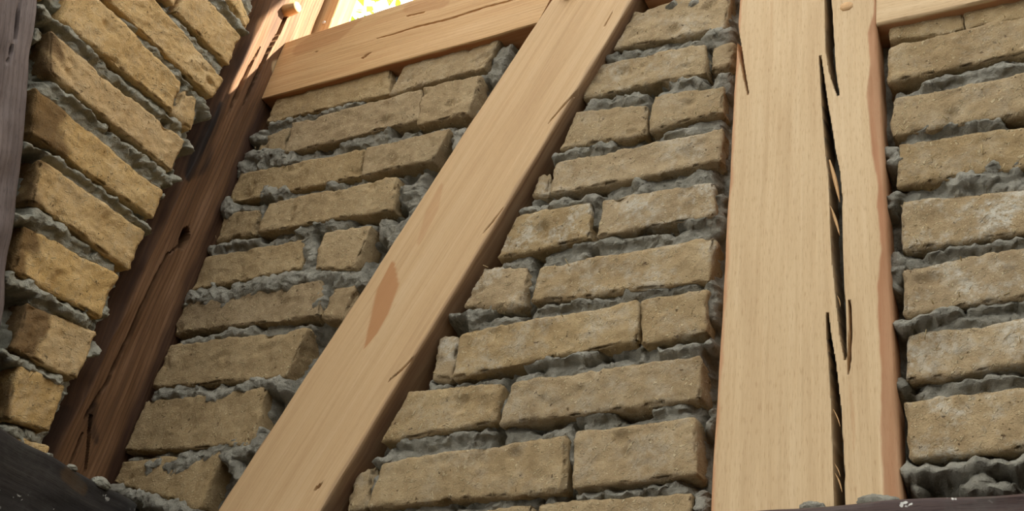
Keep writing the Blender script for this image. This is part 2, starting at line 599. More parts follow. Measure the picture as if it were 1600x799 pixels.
def mortar(frame, u0, u1, v0, v1, res, quads, smears, mat, parent, seed, fill=-0.008, deep=-0.032, back=-0.10):
    us = np.arange(u0, u1 + res / 2, res)
    vs = np.arange(v0, v1 + res / 2, res)
    u, v = np.meshgrid(us, vs, indexing='ij')
    wu = u + 0.0022 * n2(u, v, 0.014, seed, 3)
    wv = v + 0.0022 * n2(u, v, 0.014, seed + 1, 3)
    mask = np.zeros(u.shape, bool)
    for Q in quads:
        c = Q.mean(0)
        mask |= in_quad(wu, wv, Q)
    big = 1.0
    dup = np.full(u.shape, big)
    ddn = np.full(u.shape, big)
    dl = np.full(u.shape, big)
    dr = np.full(u.shape, big)
    nu, nv = u.shape
    cur = np.full(nu, big)
    for j in range(nv):
        cur = np.where(mask[:, j], 0, cur + res)
        ddn[:, j] = cur
    cur = np.full(nu, big)
    for j in range(nv - 1, -1, -1):
        cur = np.where(mask[:, j], 0, cur + res)
        dup[:, j] = cur
    cur = np.full(nv, big)
    for i in range(nu):
        cur = np.where(mask[i], 0, cur + res)
        dl[i] = cur
    cur = np.full(nv, big)
    for i in range(nu - 1, -1, -1):
        cur = np.where(mask[i], 0, cur + res)
        dr[i] = cur
    low = n2(u, v, 0.09, seed + 2, 2)
    low2 = n2(u, v, 0.04, seed + 3, 2)
    t = ddn / np.maximum(1e-6, ddn + dup)
    bed = (dup < 0.06) & (ddn < 0.06)
    head = (dl < 0.03) & (dr < 0.03) & ~bed
    h = np.full(u.shape, deep) + 0.012 * low + 0.010 * low2
    hb = fill + 0.005 * low + 0.004 * low2
    slit = sstep(0.02, -0.25, n2(u, v * 2.0, 0.075, seed + 21, 2))
    hb = hb - (0.004 + 0.026 * slit) * sstep(0.50, 0.80, t)
    h = np.where(bed, hb, h)
    h = np.where(head, -0.020 + 0.018 * low2, h)
    h = np.where(mask, -0.016, h)
    h = blur(h, 2)
    for pts, rpx, hmm in smears:
        P = frame.uvs(pts, 0.0)
        c = np.array(pts).mean(0)
        sc = np.linalg.norm(frame.uv(c[0] + 0.7, c[1] + 0.7) - frame.uv(c[0] - 0.7, c[1] - 0.7)) / 2.0
        R = rpx * sc * 1.05
        d, _ = polydist(wu, wv, P)
        d = d * (1 + 0.6 * n2(u, v, 0.024, seed + 5, 3))
        prof = np.sqrt(np.clip(1 - (d / R) ** 2, 0, 1))
        hs = -0.014 + prof * (0.011 + hmm * 0.0009) + 0.004 * low2
        h = np.where(d < R, np.maximum(h, hs), h)
    h = blur(h, 1)
    qu, qv = u + 0.004 * n2(u, v, 0.012, seed + 6, 2), v + 0.004 * n2(u, v, 0.012, seed + 12, 2)
    amt = np.clip(0.55 + 0.9 * n2(u, v, 0.05, seed + 13, 2), 0.1, 1.2)
    crumb = 0.006 * (0.5 - worley(qu, qv * 1.35, 0.016, seed)) + 0.0035 * (0.5 - worley(qu, qv, 0.0075, seed + 40))
    h = h + amt * crumb + 0.0045 * n2(u, v, 0.018, seed + 11, 3) + 0.0018 * n2(u, v, 0.006, seed + 7, 3)
    # overhanging, ragged: push along the wall too
    pu = u + 0.0035 * n2(u, v, 0.010, seed + 8, 3)
    pv = v + 0.0035 * n2(u, v, 0.010, seed + 9, 3) - 0.15 * np.maximum(0, h + 0.006)
    W = frame.pos(pu.ravel(), pv.ravel(), h.ravel())
    q = grid_quads(nu, nv)
    # closed slab behind
    idx = np.arange(nu * nv).reshape(nu, nv)
    per = np.concatenate([idx[:, 0], idx[-1, 1:], idx[-2::-1, -1], idx[0, -2:0:-1]])
    bu, bv = u.ravel()[per], v.ravel()[per]
    B = frame.pos(bu, bv, np.full(len(per), back))
    off = nu * nv
    m = len(per)
    cur = off + np.arange(m)
    sq = np.stack([per, cur, np.roll(cur, -1), np.roll(per, -1)], 1)
    W = np.concatenate([W, B])
    q = np.concatenate([q, sq])
    bf = tuple(cur[::-1])
    if np.dot(np.cross(frame.U, frame.V), frame.N) < 0:
        q = q[:, ::-1]
        bf = tuple(cur)
    return mesh_obj('mortar', W, [bf], mat, parent, quads=q)


def straw_bits(frame, quads, per_brick, mat, parent, seed):
    rs = np.random.RandomState(seed)
    V, F = [], []
    for Q in quads:
        TL, TR, BR, BL = Q
        area = np.linalg.norm(TR - TL) * np.linalg.norm(TL - BL)
        for _ in range(int(per_brick * area / (0.24 * 0.07))):
            s = rs.uniform(0.03, 0.97)
            t = rs.uniform(0.0, 1.0) if rs.rand() < 0.6 else rs.uniform(0.0, 0.15)
            c = (1 - s) * (1 - t) * BL + s * (1 - t) * BR + (1 - s) * t * TL + s * t * TR
            ln = rs.uniform(0.0015, 0.0065) * (2.0 if rs.rand() < 0.06 else 1.0)
            wd = rs.uniform(0.00025, 0.0006)
            a = rs.uniform(0, math.pi)
            dirv = np.array([math.cos(a), math.sin(a)])
            per = np.array([-dirv[1], dirv[0]])
            h0 = rs.uniform(-0.0005, 0.0015)
            lift = rs.uniform(-0.001, 0.004) if rs.rand() < 0.7 else rs.uniform(0.003, 0.008)
            b = len(V)
            for e, hh in ((-0.5, h0), (0.5, h0 + lift)):
                p = c + dirv * ln * e
                V.append(frame.pos(*(p + per * wd), hh))
                V.append(frame.pos(*(p - per * wd), hh))
                V.append(frame.pos(*p, hh + wd * 1.3))
            F += [(b, b + 1, b + 4, b + 3), (b + 1, b + 2, b + 5, b + 4), (b + 2, b, b + 3, b + 5), (b, b + 2, b + 1), (b + 3, b + 4, b + 5)]
    o = mesh_obj('straw', V, F, mat, parent, smooth=False)
    o['kind'] = 'stuff'
    return o


# ------------------------------------------------------------------ timber
def timber(name, frame, pts_uv, h0, depth, mat, parent=None, seed=0, res_a=0.0016, res_b=0.005, cracks=(), holes=(), wane_shade=None, stain_sun_marks=(),
           round_r=0.003, warp=0.0012, profile=None, burns=(), edge_wob=0.0015, side_wane_shade=0.85, dents=0.0):
    """pts_uv: four corners A0,A1,B1,B0 : a runs across (A0->A1), b runs along (A->B), b is the grain.
    cracks: (px polyline, px half widths, depth m)"""
    A0, A1, B1, B0 = [np.array(p, float) for p in pts_uv]
    wid = (np.linalg.norm(A1 - A0) + np.linalg.norm(B1 - B0)) / 2
    lng = (np.linalg.norm(B0 - A0) + np.linalg.norm(B1 - A1)) / 2
    na = max(8, int(wid / res_a))
    nb = max(8, int(lng / res_b))
    a, b = np.meshgrid(np.linspace(0, 1, na + 1), np.linspace(0, 1, nb + 1), indexing='ij')

    def bil(a, b):
        return (np.multiply.outer((1 - a) * (1 - b), A0) + np.multiply.outer(a * (1 - b), A1) +
                np.multiply.outer((1 - a) * b, B0) + np.multiply.outer(a * b, B1))
    P = bil(a, b)
    x = a * wid
    y = b * lng
    # wavy long edges
    e0 = edge_wob * n2(y, y * 0, 0.12, seed + 0.3, 2)
    e1 = edge_wob * n2(y, y * 0 + 5, 0.12, seed + 0.7, 2)
    da = (A1 - A0) / np.linalg.norm(A1 - A0)
    shift = e0 * (1 - a) + e1 * a
    P = P + shift[..., None] * da
    u, v = P[..., 0], P[..., 1]
    h = warp * n2(x, y * 0.2, 0.05, seed + 1, 2) + 0.00025 * n2(x, y * 0.05, 0.003, seed + 2, 1)
    h = h + dents * n2(x, y * 0.5, 0.035, seed + 4, 2)
    de = np.minimum(x, wid - x)
    rr = round_r * (1 + 0.6 * n2(y, x * 0, 0.05, seed + 3, 2))
    q = np.clip(1 - de / np.maximum(1e-5, rr), 0, 1)
    h = h - rr * (1 - np.sqrt(np.clip(1 - q * q, 0, 1)))
    if profile is not None:
        h = h + profile(x, y, a, b, u, v)
    wn = np.zeros(u.shape)
    if wane_shade is not None:
        wn = wane_shade(x, y, a, b, u, v)
    st = np.zeros(u.shape)
    for pl, hw, amt in stain_sun_marks:
        Q = frame.uvs(pl, h0)
        d, par = polydist(u, v, Q)
        sc = np.linalg.norm(frame.uv(pl[0][0] + 1, pl[0][1], h0) - frame.uv(pl[0][0], pl[0][1], h0))
        w = np.interp(par, np.arange(len(pl)), np.array(hw) * sc)
        st = np.maximum(st, amt * sstep(1.15, 0.85, d / np.maximum(w, 1e-5)))
    bn = np.zeros(u.shape)
    for pl, hw, amt in burns:
        Q = frame.uvs(pl, h0)
        d, par = polydist(u + 0.006 * n2(x, y * 0.3, 0.02, seed + 5, 2), v, Q)
        sc = np.linalg.norm(frame.uv(pl[0][0] + 1, pl[0][1], h0) - frame.uv(pl[0][0], pl[0][1], h0))
        w = np.interp(par, np.arange(len(pl)), np.array(hw) * sc)
        bn = np.maximum(bn, amt * sstep(1.3, 0.5, d / np.maximum(w, 1e-5)))
    for pl, hw, dp in cracks:
        Q = frame.uvs(pl, h0)
        d, par = polydist(u, v, Q)
        sc = np.linalg.norm(frame.uv(pl[0][0] + 1, pl[0][1], h0) - frame.uv(pl[0][0], pl[0][1], h0))
        w = np.interp(par, np.arange(len(pl)), np.array(hw) * sc)
        cut = sstep(0.0009, -0.0007, d - w)
        h = np.where(w > 0.0002, np.minimum(h, h * (1 - cut) - dp * cut), h)
        wn = np.maximum(wn, 0.5 * np.where(w > 0.0002, cut, 0))
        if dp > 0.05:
            bn = np.maximum(bn, np.where(w > 0.0002, sstep(0.0016, 0.0006, d - w), 0))  # deep cracks coloured dark inside, painting in their shade
    for (cx, cy), rx, ry, ang, dp in holes:
        c = frame.uv(cx, cy, h0)
        ca, sa = math.cos(ang), math.sin(ang)
        du, dv = u - c[0], v - c[1]
        d = np.hypot((du * ca + dv * sa) / rx, (-du * sa + dv * ca) / ry)
        cut = sstep(1.12, 0.85, d)
        h = h - dp * cut
        bn = np.maximum(bn, cut)
    W = frame.pos(u.ravel(), v.ravel(), (h0 + h).ravel())
    na1, nb1 = na + 1, nb + 1
    quads = [grid_quads(na1, nb1)]
    idx = np.arange(na1 * nb1).reshape(na1, nb1)
    per = np.concatenate([idx[:, 0], idx[-1, 1:], idx[-2::-1, -1], idx[0, -2:0:-1]])
    m = len(per)
    uvc = np.stack([x.ravel(), y.ravel()], 1)
    allW = [W]
    alluv = [uvc]
    allwn = [wn.ravel()]
    allst = [st.ravel()]
    allbn = [bn.ravel()]
    prev = per
    off = na1 * nb1
    ap, bp = a.ravel()[per], b.ravel()[per]
    hp = h.ravel()[per]
    outd = np.where(ap <= 0, -1, np.where(ap >= 1, 1, 0))
    for f in (0.02, 0.15, 0.4, 0.7, 1.0):
        hh = h0 + hp * (1 - f) - depth * f
        su, sv = u.ravel()[per], v.ravel()[per]
        allW.append(frame.pos(su, sv, hh))
        alluv.append(uvc[per] + np.stack([outd * depth * f, np.where(outd == 0, depth * f, 0)], 1))
        allwn.append(np.maximum(wn.ravel()[per], side_wane_shade))  # sides take the wane tone; on the brace it is painted shade
        allst.append(np.zeros(m))
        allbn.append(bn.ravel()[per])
        cur = off + np.arange(m)
        quads.append(np.stack([prev, cur, np.roll(cur, -1), np.roll(prev, -1)], 1))
        prev = cur
        off += m
    back = tuple(prev[::-1])
    W = np.concatenate(allW)
    quads = np.concatenate(quads)
    cr = np.cross(A1 - A0, B0 - A0)
    hand = np.dot(np.cross(frame.U, frame.V), frame.N)
    if cr * hand < 0:
        quads = quads[:, ::-1]
        back = back[::-1]
    org = W.mean(0).copy()
    org[2] = W[:, 2].min()
    return mesh_obj(name, W, [back], mat, parent, origin=org, uv=np.concatenate(alluv), quads=quads, sharp=50,
                    attrs={'wane_shade': np.concatenate(allwn), 'stain_sun_mark': np.concatenate(allst), 'burn_shade': np.concatenate(allbn)})


def lump(name, center, radii, mat, parent, seed, n=14, amp=0.25):
    rs = np.random.RandomState(seed)
    V = []
    F = []
    for i in range(n + 1):
        th = math.pi * i / n
        for j in range(2 * n):
            ph = math.pi * j / n
            V.append((math.sin(th) * math.cos(ph), math.sin(th) * math.sin(ph), math.cos(th)))
    for i in range(n):
        for j in range(2 * n):
            a = i * 2 * n + j
            b = i * 2 * n + (j + 1) % (2 * n)
            F.append((a, a + 2 * n, b + 2 * n, b))
    V = np.array(V)
    V = V * (1 + amp * fbm(V * 1.7 + rs.uniform(-9, 9, 3), 3))[:, None]
    V = V * np.array(radii) + np.array(center)
    return mesh_obj(name, V, None, mat, parent, quads=np.array(F))


def prism(name, frame, c, axis, rad, length, sides, mat, parent, rot=0.0, bev=0.12, taper=0.92):
    """tapered faceted peg: c = centre of the base, axis = world direction"""
    ax = np.array(axis, float)
    ax /= np.linalg.norm(ax)
    t = np.array([0, 0, 1.0]) if abs(ax[2]) < 0.9 else np.array([1.0, 0, 0])
    e1 = np.cross(ax, t)
    e1 /= np.linalg.norm(e1)
    e2 = np.cross(ax, e1)
    V, UV = [], []
    rings = ((0, 1.0), (0.5, (1 + taper) / 2), (1 - bev * 0.4, taper), (1.0, taper * (1 - bev)))
    for f, rr in rings:
        for i in range(sides):
            an = rot + 2 * math.pi * i / sides
            V.append(np.array(c) + ax * length * f + (e1 * math.cos(an) + e2 * math.sin(an)) * rad * rr)
            UV.append((i / sides * rad * 6, f * length))
    F = []
    for k in range(len(rings) - 1):
        for i in range(sides):
            a = k * sides + i
            b = k * sides + (i + 1) % sides
            F.append((a, b, b + sides, a + sides))
    F.append(tuple(range((len(rings) - 1) * sides, len(rings) * sides)))
    F.append(tuple(range(sides - 1, -1, -1)))
    return mesh_obj(name, V, F, mat, parent, uv=np.array(UV), smooth=False)


def holder(name, loc, label=None, cat=None, kind=None):
    o = bpy.data.objects.new(name, None)
    o.empty_display_size = 0.05
    col.objects.link(o)
    o.location = loc
    return tag(o, label, cat, kind=kind)


# ================================================================== REAR WALL
wall_back = holder('wall_back', (-0.55, YW, CAMZ), kind='structure',
                   label='half-timbered rear wall infilled with brown clay bricks and grey mortar', cat='wall')
UM = XC + 0.004
#  quad (TL,TR,BR,BL), proud, lime, smear
REAR = [
    # bay between the corner post and the slanted brace
    ([(437, 150), (610, 101), (606, 146), (415, 192)], 0.000, 0, 0.3),
    ([(635, 94), (786, 53), (754, 105), (609, 146)], 0.000, 0.2, 0.3),
    ([(407, 215), (453, 197), (440, 239), (397, 239)], -0.004, 0, 0),
    ([(458, 192), (658, 140), (651, 187), (444, 238)], 0.003, 0, 0.1),
    ([(662, 137), (751, 118), (729, 176), (653, 194)], 0.003, 0, 0),
    ([(374, 272), (569, 234), (560, 275), (358, 317)], 0.000, 0, 0.1),
    ([(574, 230), (702, 200), (673, 250), (563, 274)], 0.004, 0, 0),
    ([(350, 334), (405, 326), (394, 364), (332, 380)], 0.000, 0, 0),
    ([(420, 318), (620, 276), (611, 327), (402, 362)], 0.004, 0, 0),
    ([(314, 405), (476, 374), (468, 420), (298, 452)], -0.002, 0, 0),
    ([(507, 364), (580, 353), (550, 419), (491, 418)], 0.002, 0, 0),
    ([(290, 474), (499, 438), (496, 492), (271, 520)], 0.000, 0, 0),
    ([(521, 450), (560, 441), (536, 500), (500, 497)], -0.004, 0, 0),
    ([(268, 541), (479, 513), (442, 588), (238, 606)], 0.002, 0, 0),
    ([(226, 628), (416, 606), (391, 696), (194, 704)], 0.002, 0, 0),
    ([(192, 722), (347, 708), (312, 794), (166, 752)], 0.000, 0, 0),
    # bay between the brace and the split post
    ([(992, 19), (1140, -22), (1132, 42), (960, 75)], 0.000, 0.4, 0.3),
    ([(935, 101), (1100, 69), (1102, 112), (910, 153)], 0.000, 0.4, 0.3),
    ([(1112, 73), (1144, 66), (1141, 103), (1109, 108)], -0.004, 0, 0),
    ([(900, 174), (1008, 165), (1006, 208), (877, 232)], 0.001, 0.2, 0),
    ([(1021, 150), (1128, 135), (1126, 173), (1015, 203)], 0.000, 0.2, 0.3),
    ([(867, 255), (1126, 202), (1125, 250), (862, 302)], 0.003, 0.4, 0.2),
    ([(843, 272), (859, 270), (856, 309), (828, 306)], -0.004, 0.6, 0),
    ([(806, 339), (922, 315), (920, 372), (776, 401)], 0.001, 0.8, 0),
    ([(942, 312), (1113, 286), (1114, 333), (932, 370)], 0.002, 0.8, 0.3),
    ([(756, 417), (823, 415), (818, 476), (721, 481)], 0.000, 0.9, 0),
    ([(845, 418), (1113, 372), (1105, 437), (828, 471)], 0.001, 0.5, 0.2),
    ([(686, 525), (712, 525), (704, 592), (673, 588)], -0.006, 0.8, 0.5),
    ([(720, 521), (992, 471), (995, 532), (708, 587)], 0.002, 0.4, 0),
    ([(1001, 471), (1105, 451), (1100, 518), (1003, 536)], 0.003, 0.3, 0),
    ([(638, 613), (780, 600), (770, 658), (595, 691)], 0.001, 0.2, 0),
    ([(799, 599), (1094, 556), (1092, 621), (781, 661)], 0.003, 0.3, 0),
    ([(560, 739), (585, 725), (574, 796), (539, 796)], -0.006, 0.3, 0),
    ([(597, 724), (884, 681), (880, 765), (575, 791)], 0.003, 0.2, 0),
    ([(902, 677), (1083, 654), (1086, 739), (894, 763)], 0.004, 0.3, 0),
    ([(842, 789), (1077, 773), (1075, 858), (835, 872)], 0.000, 0.2, 0),
    ([(590, 814), (828, 793), (822, 877), (575, 895)], 0.000, 0, 0),
    # bay to the right of the split post
    ([(1393, 38), (1504, 10), (1506, 46), (1391, 61)], -0.002, 0.2, 0.5),
    ([(1508, 9), (1690, -34), (1690, 6), (1510, 44)], -0.002, 0.2, 0.5),
    ([(1390, 73), (1690, 3), (1690, 62), (1391, 126)], 0.002, 0.2, 0.4),
    ([(1399, 156), (1690, 97), (1690, 160), (1395, 211)], 0.000, 0.2, 0.5),
    ([(1408, 224), (1690, 186), (1690, 246), (1406, 289)], 0.000, 0.2, 0.6),
    ([(1410, 317), (1690, 285), (1690, 347), (1412, 387)], 0.000, 1.0, 0.5),
    ([(1415, 421), (1690, 372), (1690, 448), (1417, 489)], 0.000, 0.9, 0.5),
    ([(1420, 526), (1690, 484), (1690, 553), (1422, 592)], 0.001, 0.7, 0.4),
    ([(1413, 630), (1690, 600), (1690, 690), (1426, 713)], 0.002, 0.8, 0.7),
]
QB = []
for i, (q, h0, lime, smear) in enumerate(REAR):
    small = abs(q[0][0] - q[1][0]) < 70
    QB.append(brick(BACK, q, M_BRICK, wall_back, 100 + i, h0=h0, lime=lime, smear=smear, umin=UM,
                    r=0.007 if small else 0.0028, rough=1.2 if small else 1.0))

# the courses run on to the right
for i in range(len(REAR) - 9, len(REAR)):
    Q = QB[i]
    if REAR[i][0][1][0] < 1600:
        continue
    a, b = Q[1].copy(), Q[2].copy()
    while a[0] < 0.40:
        ln = 0.235 + 0.012 * math.sin(i * 2.3 + a[0] * 9)
        if i % 2 and a[0] < 0.2:
            ln = 0.115
        x0, x1 = max(a[0], b[0]) + 0.010, max(a[0], b[0]) + 0.010 + ln
        nq = [(x0, a[1]), (x1, a[1]), (x1, b[1]), (x0, b[1])]
        QB.append(brick(BACK, None, M_BRICK, wall_back, 600 + len(QB), h0=0.0, lime=0.4, smear=0.4, r=0.0028, uvq=nq))
        a, b = np.array(nq[1]), np.array(nq[2])

SM_B = [
    ([(300, 462), (345, 466), (395, 448), (450, 438)], 11, 10), ([(285, 536), (330, 528), (390, 515)], 6, 4),
    ([(245, 615), (300, 612), (335, 622), (400, 598), (440, 598)], 9, 6),
    ([(240, 728), (280, 730), (330, 706), (380, 700), (400, 690)], 13, 6), ([(335, 702), (366, 726), (372, 745)], 8, 4),
    ([(320, 388), (360, 382), (400, 376)], 5, 6), ([(345, 320), (360, 328)], 9, 10), ([(370, 265), (385, 258)], 9, 8),
    ([(390, 245), (415, 240), (450, 248)], 9, 8), ([(395, 215), (410, 205)], 6, 4),
    ([(470, 360), (500, 350), (540, 345)], 8, 5), ([(475, 375), (485, 400), (480, 420)], 8, 2), ([(600, 350), (615, 370)], 12, 2),
    ([(640, 295), (650, 320), (640, 340)], 14, 0), ([(545, 222), (580, 215), (600, 200)], 9, 4), ([(712, 210), (715, 230)], 8, 0),
    ([(470, 430), (500, 428), (540, 430), (560, 435)], 9, 4), ([(500, 450), (495, 470)], 6, 2),
    ([(410, 300), (440, 300)], 8, 5), ([(510, 293), (525, 290)], 5, 5), ([(420, 195), (480, 180), (560, 160)], 4, 2),
    ([(770, 110), (780, 80)], 10, -4),
    ([(955, 85), (1010, 80), (1060, 70), (1100, 60)], 8, 0), ([(1105, 55), (1130, 50)], 10, 4), ([(1050, 8), (1090, 0)], 8, 6),
    ([(925, 160), (960, 155), (1000, 150)], 8, 2), ([(1050, 125), (1090, 125)], 6, 3), ([(1130, 120), (1125, 135)], 10, 0),
    ([(865, 245), (900, 232), (950, 226)], 6, 4), ([(1040, 207), (1085, 200)], 6, 2),
    ([(860, 318), (900, 312), (930, 305)], 7, 3), ([(995, 285), (1005, 295)], 8, 4), ([(815, 330), (845, 325)], 6, 4),
    ([(1060, 345), (1110, 340)], 8, 2), ([(900, 380), (960, 375), (1040, 365)], 6, 1),
    ([(700, 492), (740, 490), (770, 480)], 8, 4), ([(840, 480), (900, 470), (950, 470)], 6, 4), ([(942, 475)], 8, 5),
    ([(980, 455), (1030, 450), (1080, 442)], 7, 2), ([(1030, 545), (1080, 540), (1110, 535)], 7, 5),
    ([(820, 565), (870, 560), (930, 550)], 7, 2), ([(620, 690), (680, 685), (760, 675)], 8, 3),
    ([(1020, 640), (1070, 632)], 8, 4), ([(900, 650), (960, 642)], 6, 2), ([(580, 720), (600, 715)], 6, 2),
    ([(900, 775), (960, 770), (1040, 760)], 6, 2), ([(1092, 770), (1100, 790)], 10, 2), ([(1105, 480), (1112, 440)], 9, -3),
    ([(1110, 640), (1105, 660)], 9, 0), ([(1118, 350), (1122, 300)], 7, -6),
    ([(1385, 230), (1395, 250)], 12, 5), ([(1400, 300), (1385, 320)], 10, 2), ([(1400, 400), (1388, 420), (1392, 440)], 13, 2),
    ([(1412, 510), (1450, 495), (1490, 485)], 12, 12), ([(1402, 605), (1410, 600)], 12, 2), ([(1490, 600), (1540, 590), (1600, 590)], 9, 5),
    ([(1420, 740), (1470, 730), (1540, 725), (1600, 720)], 14, 8), ([(1520, 755), (1560, 760)], 18, 6), ([(1430, 762)], 12, 4),
    ([(1450, 130), (1500, 115), (1550, 105), (1600, 100)], 9, 4), ([(1420, 205), (1480, 195), (1560, 185)], 7, 3),
    ([(1500, 280), (1550, 265), (1590, 250)], 20, 4), ([(1450, 395), (1520, 385), (1600, 370)], 8, 3), ([(1520, 480), (1600, 468)], 7, 3),
    ([(180, 765), (240, 785), (300, 800)], 9, 8),
]
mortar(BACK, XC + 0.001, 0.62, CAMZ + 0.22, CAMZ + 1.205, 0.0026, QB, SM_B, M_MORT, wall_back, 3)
straw_bits(BACK, QB, 26, M_STRAW, wall_back, 5)

# ================================================================== SIDE WALL
wall_left = holder('wall_left', (XL, 0.6, CAMZ), kind='structure',
                   label='side wall of bright ochre clay bricks with pale squeezed-out mortar', cat='wall')
SIDE = [
    ([(362, -45), (393, 32), (387, 46), (345, -18)], 0.000, None),
    ([(308, -22), (375, 57), (357, 99), (276, 17)], 0.002, None),
    ([(215, -30), (349, 124), (333, 152), (145, -25)], 0.002, None),
    ([(120, -36), (282, 130), (269, 170), (97, 30)], 0.002, None),
    ([(286, 144), (311, 152), (302, 206), (270, 176)], -0.004, None),
    ([(80, 50), (289, 220), (268, 268), (80, 112)], 0.002, 0.08),
    ([(58, 138), (254, 300), (240, 340), (52, 208)], 0.000, 0.30),
    ([(66, 249), (226, 363), (204, 419), (52, 314)], 0.002, 0.10),
    ([(38, 354), (184, 431), (156, 495), (22, 422)], 0.000, 0.18),
    ([(45, 475), (152, 521), (121, 592), (22, 546)], 0.000, 0.38),
    ([(30, 572), (104, 605), (79, 675), (13, 655)], 0.000, 0.05),
    ([(8, 676), (76, 700), (60, 750), (-10, 724)], -0.004, None),
    # hidden by the slanted beam: rows going on beyond it
    ([(-110, -60), (-10, 10), (-20, 60), (-130, -10)], 0.0, None),
]
QL = []
for i, (q, h0, br) in enumerate(SIDE):
    small = i in (0, 4)
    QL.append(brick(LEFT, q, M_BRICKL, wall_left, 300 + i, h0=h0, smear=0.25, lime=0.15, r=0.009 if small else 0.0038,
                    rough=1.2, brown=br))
ztop = max(float(QL[0][:, 1].max()), float(QL[1][:, 1].max()))
for ya, yb, za, zb in ((0.375, 0.612, 1.085, 1.150), (0.125, 0.362, 1.088, 1.150), (0.245, 0.478, 1.006, 1.066), (0.430, 0.660, 1.178, 1.240),
                       (0.185, 0.418, 1.176, 1.240), (0.215, 0.445, 0.925, 0.985)):
    QL.append(brick(LEFT, None, M_BRICKL, wall_left, 680 + len(QL), r=0.0038, rough=1.2,
                    uvq=[(ya, CAMZ + zb), (yb, CAMZ + zb), (yb, CAMZ + za), (ya, CAMZ + za)]))
for r_ in range(4):
    z0 = CAMZ + 1.257 + r_ * 0.083
    xe = 0.748 - (0.11 if r_ % 2 else 0.0)
    if r_ % 2:
        QL.append(brick(LEFT, None, M_BRICKL, wall_left, 700 + r_, r=0.0038, uvq=[(xe + 0.012, z0 + 0.068), (0.748, z0 + 0.068), (0.748, z0), (xe + 0.012, z0)]))
    while xe > 0.30:
        QL.append(brick(LEFT, None, M_BRICKL, wall_left, 720 + len(QL), r=0.0038, rough=1.2, uvq=[(xe - 0.235, z0 + 0.068), (xe, z0 + 0.068), (xe, z0), (xe - 0.235, z0)]))
        xe -= 0.247

SM_L = [
    ([(60, 15), (90, 35), (120, 60), (150, 90)], 9, 8), ([(185, 122), (218, 152), (255, 178), (285, 195)], 6, 5),
    ([(185, 25), (215, 45)], 7, 3), ([(232, 66), (280, 110), (300, 135)], 6, 1), ([(316, 158), (325, 182)], 7, 8),
    ([(345, 0), (372, 35), (388, 60)], 7, 9), ([(85, 130), (105, 150), (140, 175), (165, 200)], 7, 6),
    ([(180, 215), (230, 250), (268, 285)], 8, 6), ([(276, 280)], 9, 10), ([(255, 305)], 6, 6),
    ([(40, 227), (60, 232), (100, 255), (140, 282), (180, 310), (235, 362)], 6, 6),
    ([(28, 340), (60, 342), (92, 356)], 12, 10), ([(105, 365), (140, 386)], 8, 3),
    ([(18, 440), (50, 450), (90, 475), (130, 500)], 12, 10), ([(165, 488)], 9, 8), ([(152, 540), (140, 557)], 8, 6),
    ([(8, 552), (30, 565), (60, 580), (92, 596)], 8, 6), ([(10, 670), (40, 690)], 6, 3), ([(60, 60), (62, 45)], 7, 4),
    ([(295, 222), (300, 235)], 7, 6), ([(105, 615)], 6, 6),
]
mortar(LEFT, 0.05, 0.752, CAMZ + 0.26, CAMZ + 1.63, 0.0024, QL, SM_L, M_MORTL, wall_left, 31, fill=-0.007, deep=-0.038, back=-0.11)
straw_bits(LEFT, QL, 24, M_STRAW, wall_left, 6)

# ================================================================== TIMBERS OF THE REAR WALL
HT = 0.012


def line_at(p0, p1, y):
    t = (y - p0[1]) / (p1[1] - p0[1])
    return (p0[0] + t * (p1[0] - p0[0]), y)


# --- split post
PL0, PL1 = (1155, 0), (1110, 799)
PR0, PR1 = (1368, 0), (1408, 782)
pl_t, pl_b = line_at(PL0, PL1, -260), line_at(PL0, PL1, 830)
pr_t, pr_b = line_at(PR0, PR1, -260), line_at(PR0, PR1, 830)
pq = BACK.uvs([pl_b, pr_b, pr_t, pl_t], HT)
pq[0][1] = pq[1][1] = CAMZ + 0.315
pq[2][1] = pq[3][1] = CAMZ + 1.83
WANE_R = np.array([(1366, 17), (1356, 50), (1360, 100), (1354, 145), (1359, 198), (1362, 237), (1372, 287), (1370, 320), (1377, 388), (1374, 412),
                   (1371, 450), (1372, 500), (1377, 575), (1376, 674), (1380, 749), (1382, 790)])
_wr = BACK.uvs(WANE_R, HT)
_wr = _wr[np.argsort(_wr[:, 1])]


def wane_post(x, y, a, b, u, v):
    lim = np.interp(v, _wr[:, 1], _wr[:, 0]) + 0.001 * n2(x, y, 0.02, 4, 2)
    w = sstep(-0.0012, 0.0012, u - lim)
    left = sstep(0.006, 0.002, x + 0.003 * n2(y, x * 0, 0.05, 9, 2))
    return np.maximum(w, 0.9 * left)


def prof_post(x, y, a, b, u, v):
    lim = np.interp(v, _wr[:, 1], _wr[:, 0])
    return -0.55 * np.maximum(0, u - lim)


